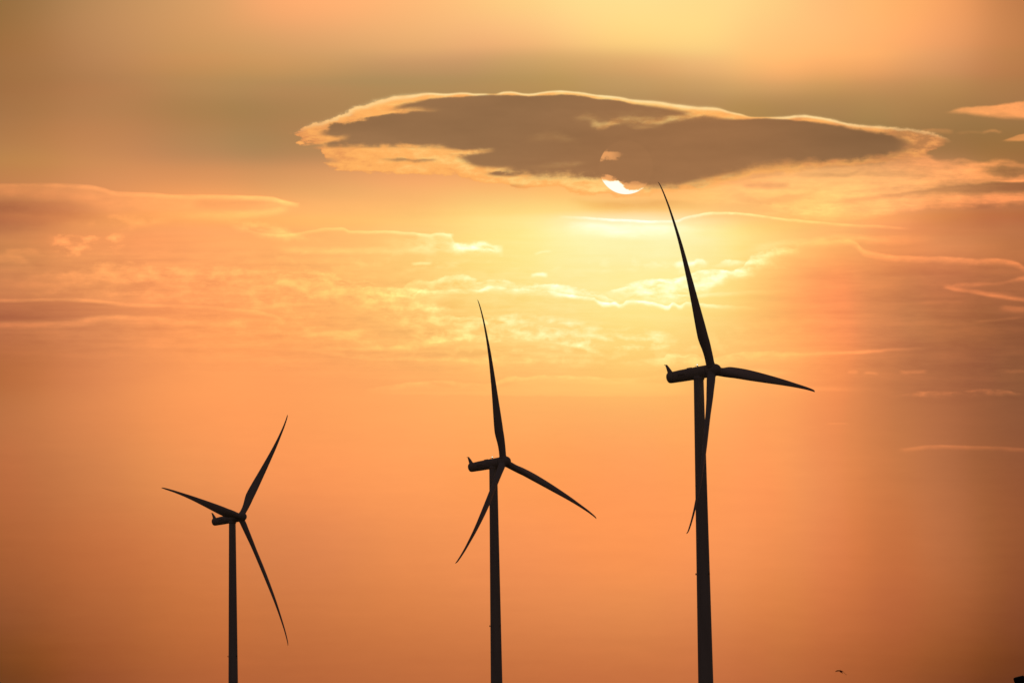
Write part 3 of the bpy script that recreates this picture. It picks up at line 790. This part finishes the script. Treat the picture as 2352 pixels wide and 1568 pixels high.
def make_tower(parent):
    bm = bmesh.new()
    top = HUBZ - 1.45
    hs = [0, 0.6, 0.62] + [top * k / 24 for k in range(1, 25)]
    rings = []
    ex, ey = Vector((1, 0, 0)), Vector((0, 1, 0))
    def rad(z):
        return (2.26 + 0.0165 * (top - z)) / 2
    for z in sorted(hs):
        r = rad(z) + (0.12 if z <= 0.61 else 0)
        rings.append(circle(Vector((0, 0, z)), r, ex, ey, 40))
    loft(bm, rings)
    for z in (top * 0.25, top * 0.5 - 3, top * 0.75):                # flange rings of the tower cans
        loft(bm, [circle(Vector((0, 0, z - 0.06)), rad(z) + 0.004, ex, ey, 40), circle(Vector((0, 0, z - 0.05)), rad(z) + 0.022, ex, ey, 40),
                  circle(Vector((0, 0, z + 0.05)), rad(z) + 0.022, ex, ey, 40), circle(Vector((0, 0, z + 0.06)), rad(z) + 0.004, ex, ey, 40)], False, False)
    loft(bm, [circle(Vector((0, 0, top - 0.35)), rad(top) + 0.01, ex, ey, 40), circle(Vector((0, 0, top - 0.25)), rad(top) + 0.16, ex, ey, 40),
              circle(Vector((0, 0, top + 0.2)), rad(top) + 0.16, ex, ey, 40)], False, True)
    tw = obj('tower', bm, m_tower, parent)
    for p in tw.data.polygons:
        p.use_smooth = True
    # obstruction lights on short brackets half way up
    z = HUBZ - 46.4
    r = rad(z)
    for a in (200, 320, 80):
        d = Vector((math.cos(R(a)), math.sin(R(a)), 0))
        bm = bmesh.new()
        p = d * (r - 0.05) + Vector((0, 0, z - 0.22))
        q = d * (r + 0.26) + Vector((0, 0, z - 0.12))
        tube(bm, p, q, 0.05, 0.05, 10)
        tube(bm, q - Vector((0, 0, 0.06)), q + Vector((0, 0, 0.10)), 0.13, 0.13, 14)
        tube(bm, q + Vector((0, 0, 0.10)), q + Vector((0, 0, 0.36)), 0.115, 0.09, 14)
        obj('obstruction_light', bm, m_dim, tw)
    return tw


# nacelle local frame: +Y forward along the rotor axis, origin at the rotor centre, +Z up
def make_nacelle(parent):
    ex, ez = Vector((1, 0, 0)), Vector((0, 0, 1))
    bm = bmesh.new()
    # (y, radius, vertical shift, squash)
    prof = [(-11.25, 0.80, 0.10, 1), (-11.2, 1.0, 0.07, 1), (-11.05, 1.18, 0.03, 1), (-10.7, 1.27, 0.0, 1), (-10.0, 1.29, -0.02, 1), (-8.9, 1.32, -0.01, 1),
            (-8.2, 1.36, 0.0, 1), (-6.5, 1.39, 0.0, 1), (-4.5, 1.42, 0, 1), (-2.6, 1.44, 0, 1), (-1.15, 1.44, 0, 1), (-1.02, 1.40, 0, 1)]
    loft(bm, [circle(Vector((0, y, dz)), r, ex, ez, 40) for y, r, dz, q in prof])
    # yaw bearing skirt over the tower
    t = Vector((0, -OVER, 0))
    ax, ay = Vector((1, 0, 0)), Vector((0, 1, 0))
    loft(bm, [circle(t + Vector((0, 0, -0.9)), 1.24, ax, ay, 36), circle(t + Vector((0, 0, -1.42)), 1.24, ax, ay, 36), circle(t + Vector((0, 0, -1.5)), 1.18, ax, ay, 36)])
    # hatch and side vent mouldings
    for sx_ in (-1, 1):
        loft(bm, [[Vector((sx_ * rr, y, z)) for y, z in ((-8.0, -0.25), (-6.0, -0.25), (-6.0, 0.35), (-8.0, 0.35))] for rr in (1.30, 1.41)])
    loft(bm, [[Vector((x, y, zz)) for x, y in ((-0.45, -6.1), (0.45, -6.1), (0.45, -4.9), (-0.45, -4.9))] for zz in (1.3, 1.46)])
    nac = obj('nacelle', bm, m_nac, parent)
    # swept tail fin carrying the cooling air outlet
    bm = bmesh.new()
    secs = []
    for k, (y0, y1, z, hw) in enumerate(((-11.18, -9.85, 0.95, 0.38), (-11.25, -10.1, 1.32, 0.34), (-11.42, -10.5, 1.95, 0.30), (-11.62, -10.95, 2.6, 0.25), (-11.78, -11.3, 3.06, 0.20), (-11.80, -11.36, 3.14, 0.17))):
        secs.append([Vector((-hw, y0 + 0.08, z)), Vector((-hw * 0.4, y0, z)), Vector((hw * 0.4, y0, z)), Vector((hw, y0 + 0.08, z)),
                     Vector((hw, y1 - 0.15, z)), Vector((hw * 0.4, y1, z)), Vector((-hw * 0.4, y1, z)), Vector((-hw, y1 - 0.15, z))])
    loft(bm, secs)
    fin = obj('tail_fin', bm, m_nac, nac)
    bm = bmesh.new()
    tube(bm, Vector((0, -11.5, 3.10)), Vector((0, -12.05, 3.18)), 0.06, 0.05, 10)
    tube(bm, Vector((0, -12.0, 3.12)), Vector((0, -12.0, 3.30)), 0.05, 0.03, 10)
    obj('wind_sensor', bm, m_metal, nac)
    # aviation beacon: pedestal, cage and lit glass
    c = Vector((0, -3.55, 1.42))
    bm = bmesh.new()
    tube(bm, c + Vector((0, 0, -0.08)), c + Vector((0, 0, 0.10)), 0.2, 0.15, 14)
    tube(bm, c + Vector((0, 0, 0.10)), c + Vector((0, 0, 0.24)), 0.07, 0.07, 10)
    tube(bm, c + Vector((0, 0, 0.24)), c + Vector((0, 0, 0.31)), 0.2, 0.2, 16)
    tube(bm, c + Vector((0, 0, 0.62)), c + Vector((0, 0, 0.68)), 0.2, 0.14, 16)
    for k in range(4):
        a = R(45 + 90 * k)
        o_ = Vector((0.175 * math.cos(a), 0.175 * math.sin(a), 0))
        tube(bm, c + o_ + Vector((0, 0, 0.31)), c + o_ + Vector((0, 0, 0.62)), 0.022, 0.022, 6)
    obj('beacon_housing', bm, m_metal, nac)
    bm = bmesh.new()
    tube(bm, c + Vector((0, 0, 0.315)), c + Vector((0, 0, 0.615)), 0.135, 0.12, 16)
    obj('beacon_glass', bm, m_glow, nac)
    # small service rail beside the beacon
    bm = bmesh.new()
    p = Vector((0, -4.15, 1.36))
    tube(bm, p, p + Vector((0, 0, 0.30)), 0.035, 0.035, 8)
    tube(bm, p + Vector((0, -0.03, 0.30)), p + Vector((0, 0.42, 0.27)), 0.035, 0.035, 8)
    obj('service_rail', bm, m_metal, nac)
    return nac


def make_hub(parent):
    ex, ez = Vector((1, 0, 0)), Vector((0, 0, 1))
    bm = bmesh.new()
    prof = [(-0.97, 1.30), (-0.9, 1.42), (-0.6, 1.46), (0.3, 1.46), (0.8, 1.42)]
    for k in range(1, 10):
        a = k / 9 * math.pi / 2
        prof.append((0.8 + 1.55 * math.sin(a), max(0.02, 1.42 * math.cos(a))))
    loft(bm, [circle(Vector((0, y, 0)), r, ex, ez, 40) for y, r in prof])
    hb = obj('hub', bm, m_nac, parent)
    bm = bmesh.new()
    loft(bm, [circle(Vector((0, -1.06, 0)), 1.34, ex, ez, 40), circle(Vector((0, -0.93, 0)), 1.34, ex, ez, 40)])
    obj('hub_seal', bm, m_seam, hb)
    return hb


CHORD = [(0.022, 1.98), (0.06, 1.98), (0.10, 2.2), (0.166, 2.82), (0.22, 2.95), (0.30, 2.84), (0.37, 2.62), (0.45, 2.33), (0.52, 2.05), (0.60, 1.72), (0.67, 1.44), (0.75, 1.12), (0.82, 0.90), (0.90, 0.70), (0.95, 0.58), (0.98, 0.46), (0.995, 0.28), (1.0, 0.14)]
THICK = [(0.022, 1.0), (0.06, 1.0), (0.10, 0.84), (0.166, 0.56), (0.22, 0.44), (0.30, 0.34), (0.45, 0.26), (0.67, 0.21), (1.0, 0.18)]
TWIST = [(0.022, 26), (0.10, 26), (0.166, 24), (0.22, 20.5), (0.30, 14.5), (0.37, 10.5), (0.52, 5.5), (0.67, 3), (0.82, 1), (1.0, -1)]
BEND = [(0.0, 0.0), (0.08, 0.50), (0.17, 0.97), (0.34, 1.74), (0.5, 2.40), (0.68, 3.00), (0.85, 3.16), (0.93, 3.02), (0.975, 2.82), (0.992, 2.66), (1.0, 2.46)]


def make_blade(parent):
    """local frame: Z outward, Y upwind along the rotor axis, -X the leading side"""
    bm = bmesh.new()
    rings = []
    n = 28
    ss_ = [0.022, 0.04, 0.06] + [0.06 + 0.01 * k for k in range(1, 90)] + [0.957, 0.965, 0.973, 0.98, 0.986, 0.991, 0.995, 0.998, 1.0]
    for s in ss_:
        c = smooth_interp(CHORD, s)
        t = smooth_interp(THICK, s)
        be = R(smooth_interp(TWIST, s))
        off = smooth_interp(BEND, s)
        k = min(1, max(0, (s - 0.06) / 0.14))
        k = k * k * (3 - 2 * k)
        ring = []
        for i in range(n):
            a = 2 * math.pi * i / n
            u = (1 + math.cos(a)) / 2                      # 0 = leading, 1 = trailing
            up = 1 if math.sin(a) >= 0 else -1
            th = 5 * (0.2969 * math.sqrt(u) - 0.126 * u - 0.3516 * u * u + 0.2843 * u ** 3 - 0.1036 * u ** 4)
            camber = 0.03 * 4 * u * (1 - u) * k
            xa = (u - 0.32) * c
            ya = (up * th * t + camber) * c
            xc = math.cos(a) * c / 2
            yc = math.sin(a) * c * t / 2
            x = xc + (xa - xc) * k
            y = yc + (ya - yc) * k
            # trailing = +X; the leading edge is turned upwind (+Y) by the twist
            X_ = x * math.cos(be) + y * math.sin(be)
            Y_ = -x * math.sin(be) + y * math.cos(be)
            ring.append(Vector((X_, Y_ + off, s * RB)))
        rings.append(ring)
    loft(bm, rings)
    bl = obj('blade', bm, m_blade, parent)
    bm = bmesh.new()
    ex, ey = Vector((1, 0, 0)), Vector((0, 1, 0))
    loft(bm, [circle(Vector((0, 0.12, 0.9)), 1.06, ex, ey, 36), circle(Vector((0, 0.2, 1.52)), 1.06, ex, ey, 36), circle(Vector((0, 0.2, 1.6)), 1.0, ex, ey, 36)])
    obj('root_collar', bm, m_nac, bl)
    return bl


def copy_tree(o, parent=None):
    c = o.copy()
    COL.objects.link(c)
    c.parent = parent
    for ch in list(o.children):
        copy_tree(ch, c)
    return c


def make_turbine():
    root = bpy.data.objects.new('wind_turbine', None)
    COL.objects.link(root)
    make_tower(root)
    make_nacelle(root)
    make_hub(root)
    for k in range(3):
        make_blade(root)
    return root


def pose(root, hub, yaw, phase):
    """stand the turbine so that its rotor centre is at hub, facing yaw, rotor turned to phase"""
    n = Vector((math.sin(yaw) * math.cos(TILT), -math.cos(yaw) * math.cos(TILT), math.sin(TILT)))
    s = Vector((0, 0, 1)).cross(n).normalized()
    v = n.cross(s)
    nh = Vector((n.x, n.y, 0))
    base = hub - nh * OVER
    root.location = (base.x, base.y, hub.z - HUBZ)
    hl = hub - Vector(root.location)
    k = 0
    for ch in root.children:
        kind = ch.name.split('.')[0]
        if kind in ('nacelle', 'hub'):
            side = n.cross(v)
            ch.matrix_local = Matrix(((side.x, n.x, v.x, hl.x), (side.y, n.y, v.y, hl.y), (side.z, n.z, v.z, hl.z), (0, 0, 0, 1)))
        elif kind == 'blade':
            a = phase + k * 2 * math.pi / 3
            k += 1
            rad = v * math.cos(a) + s * math.sin(a)
            tr_ = v * math.sin(a) - s * math.cos(a)           # trailing side
            ch.matrix_local = Matrix(((tr_.x, n.x, rad.x, hl.x), (tr_.y, n.y, rad.y, hl.y), (tr_.z, n.z, rad.z, hl.z), (0, 0, 0, 1)))


TURB = [
    ((45.004, 1258.71, 265.824 + EYE), 59.622, -33.153, 'largest and nearest wind turbine, its upright blade tip touching the dark cloud beside the sun'),
    ((-3.020, 1568.56, 306.096 + EYE), 57.710, -17.250, 'middle-sized wind turbine between a smaller and a larger one, one blade up and two down'),
    ((-90.992, 1855.23, 344.825 + EYE), 56.119, 33.376, 'smallest and farthest wind turbine, one blade crossing before its nacelle, against plain orange sky'),
]
proto = make_turbine()
for i, (h, yaw, ph, lab) in enumerate(TURB):
    t = proto if i == 0 else copy_tree(proto)
    pose(t, Vector(h), R(yaw), R(ph))
    t['label'] = lab
    t['category'] = 'wind turbine'
    t['group'] = 'wind turbines on the ridge'


# ================================================================== leaning post at the lower right
def ray(px, py):
    return (f_ + r_ * ((px - CX) / FU) - u_ * ((py - CY) / FU))


d = ray(2339.5, 1553.0)
top = Vector((0, 0, EYE)) + d * (60 / d.y)
lean = R(14.5)
axis = (r_ * math.sin(-lean) + u_ * math.cos(lean)).normalized()
L = (top.z - ground_z(top.x, top.y)) / axis.z + 0.3
post = bmesh.new()
ax = axis.to_track_quat('Z', 'Y')
ex, ey = ax @ Vector((1, 0, 0)), ax @ Vector((0, 1, 0))
foot = top - axis * L
rings = []
rnd = random.Random(4)
for q, rr in ((0, 0.066), (0.3, 0.063), (0.7, 0.060), (0.9, 0.058), (0.965, 0.057), (0.988, 0.057), (0.992, 0.061), (0.9985, 0.060), (1.0, 0.052)):
    c = top - axis * (L * (1 - q)) - top
    rings.append([p + Vector((rnd.uniform(-1, 1), rnd.uniform(-1, 1), 0)) * 0.0012 for p in circle(c + axis * 0, rr, ex, ey, 24)])
loft(post, [[p - (foot - top) for p in ring] for ring in rings])
po = obj('leaning_post', post, m_wood)
po.location = foot
po['label'] = 'black leaning post with a blunt top poking into the bottom right corner'
po['category'] = 'post'

# ================================================================== bird
def make_bird():
    """one continuous body with wings and tail; local X = wing span, Y = body axis (head -Y), Z up"""
    bm = bmesh.new()
    # body
    prof = [(-0.155, 0.004, 0.004), (-0.140, 0.010, 0.0), (-0.118, 0.022, -0.001), (-0.095, 0.026, 0.0), (-0.07, 0.026, -0.002), (-0.04, 0.038, -0.006), (0.0, 0.046, -0.010), (0.05, 0.042, -0.008),
            (0.10, 0.028, -0.003), (0.14, 0.016, 0.0), (0.16, 0.012, 0.0)]
    ex, ez = Vector((1, 0, 0)), Vector((0, 0, 1))
    loft(bm, [circle(Vector((0, y, z)), r, ex, ez, 14) for y, r, z in prof])
    # tail fan
    loft(bm, [[Vector((-w, y, 0.004)), Vector((w, y, 0.004)), Vector((w, y, -0.004)), Vector((-w, y, -0.004))] for y, w in ((0.13, 0.014), (0.19, 0.030), (0.235, 0.040), (0.24, 0.036))])
    # wings: (span, leading y, trailing y, height)
    right = [(0.02, -0.07, 0.07, 0.008), (0.08, -0.085, 0.065, 0.012), (0.14, -0.080, 0.060, -0.015), (0.20, -0.06, 0.065, -0.055), (0.26, -0.015, 0.075, -0.105), (0.30, 0.03, 0.08, -0.128), (0.335, 0.085, 0.097, -0.132)]
    left = [(-0.02, -0.07, 0.07, 0.008), (-0.08, -0.085, 0.062, 0.014), (-0.14, -0.085, 0.055, 0.010), (-0.20, -0.07, 0.055, 0.000), (-0.26, -0.025, 0.06, -0.010), (-0.31, 0.03, 0.075, -0.018), (-0.345, 0.085, 0.095, -0.022)]
    for W in (right, left):
        loft(bm, [[Vector((x, a, z)), Vector((x, a * 0.6 + b * 0.4, z + 0.010)), Vector((x, b, z - 0.002)), Vector((x, a * 0.6 + b * 0.4, z - 0.004))] for x, a, b, z in W])
    return obj('bird', bm, m_bird)


bird = make_bird()
d = ray(1931.2, 1540.6).normalized()
bird.location = Vector((0, 0, EYE)) + d * 290
bird.rotation_euler = (R(-16), R(10), R(-28))
bird['label'] = 'small dark bird gliding with spread wings low in the orange sky'
bird['category'] = 'bird'
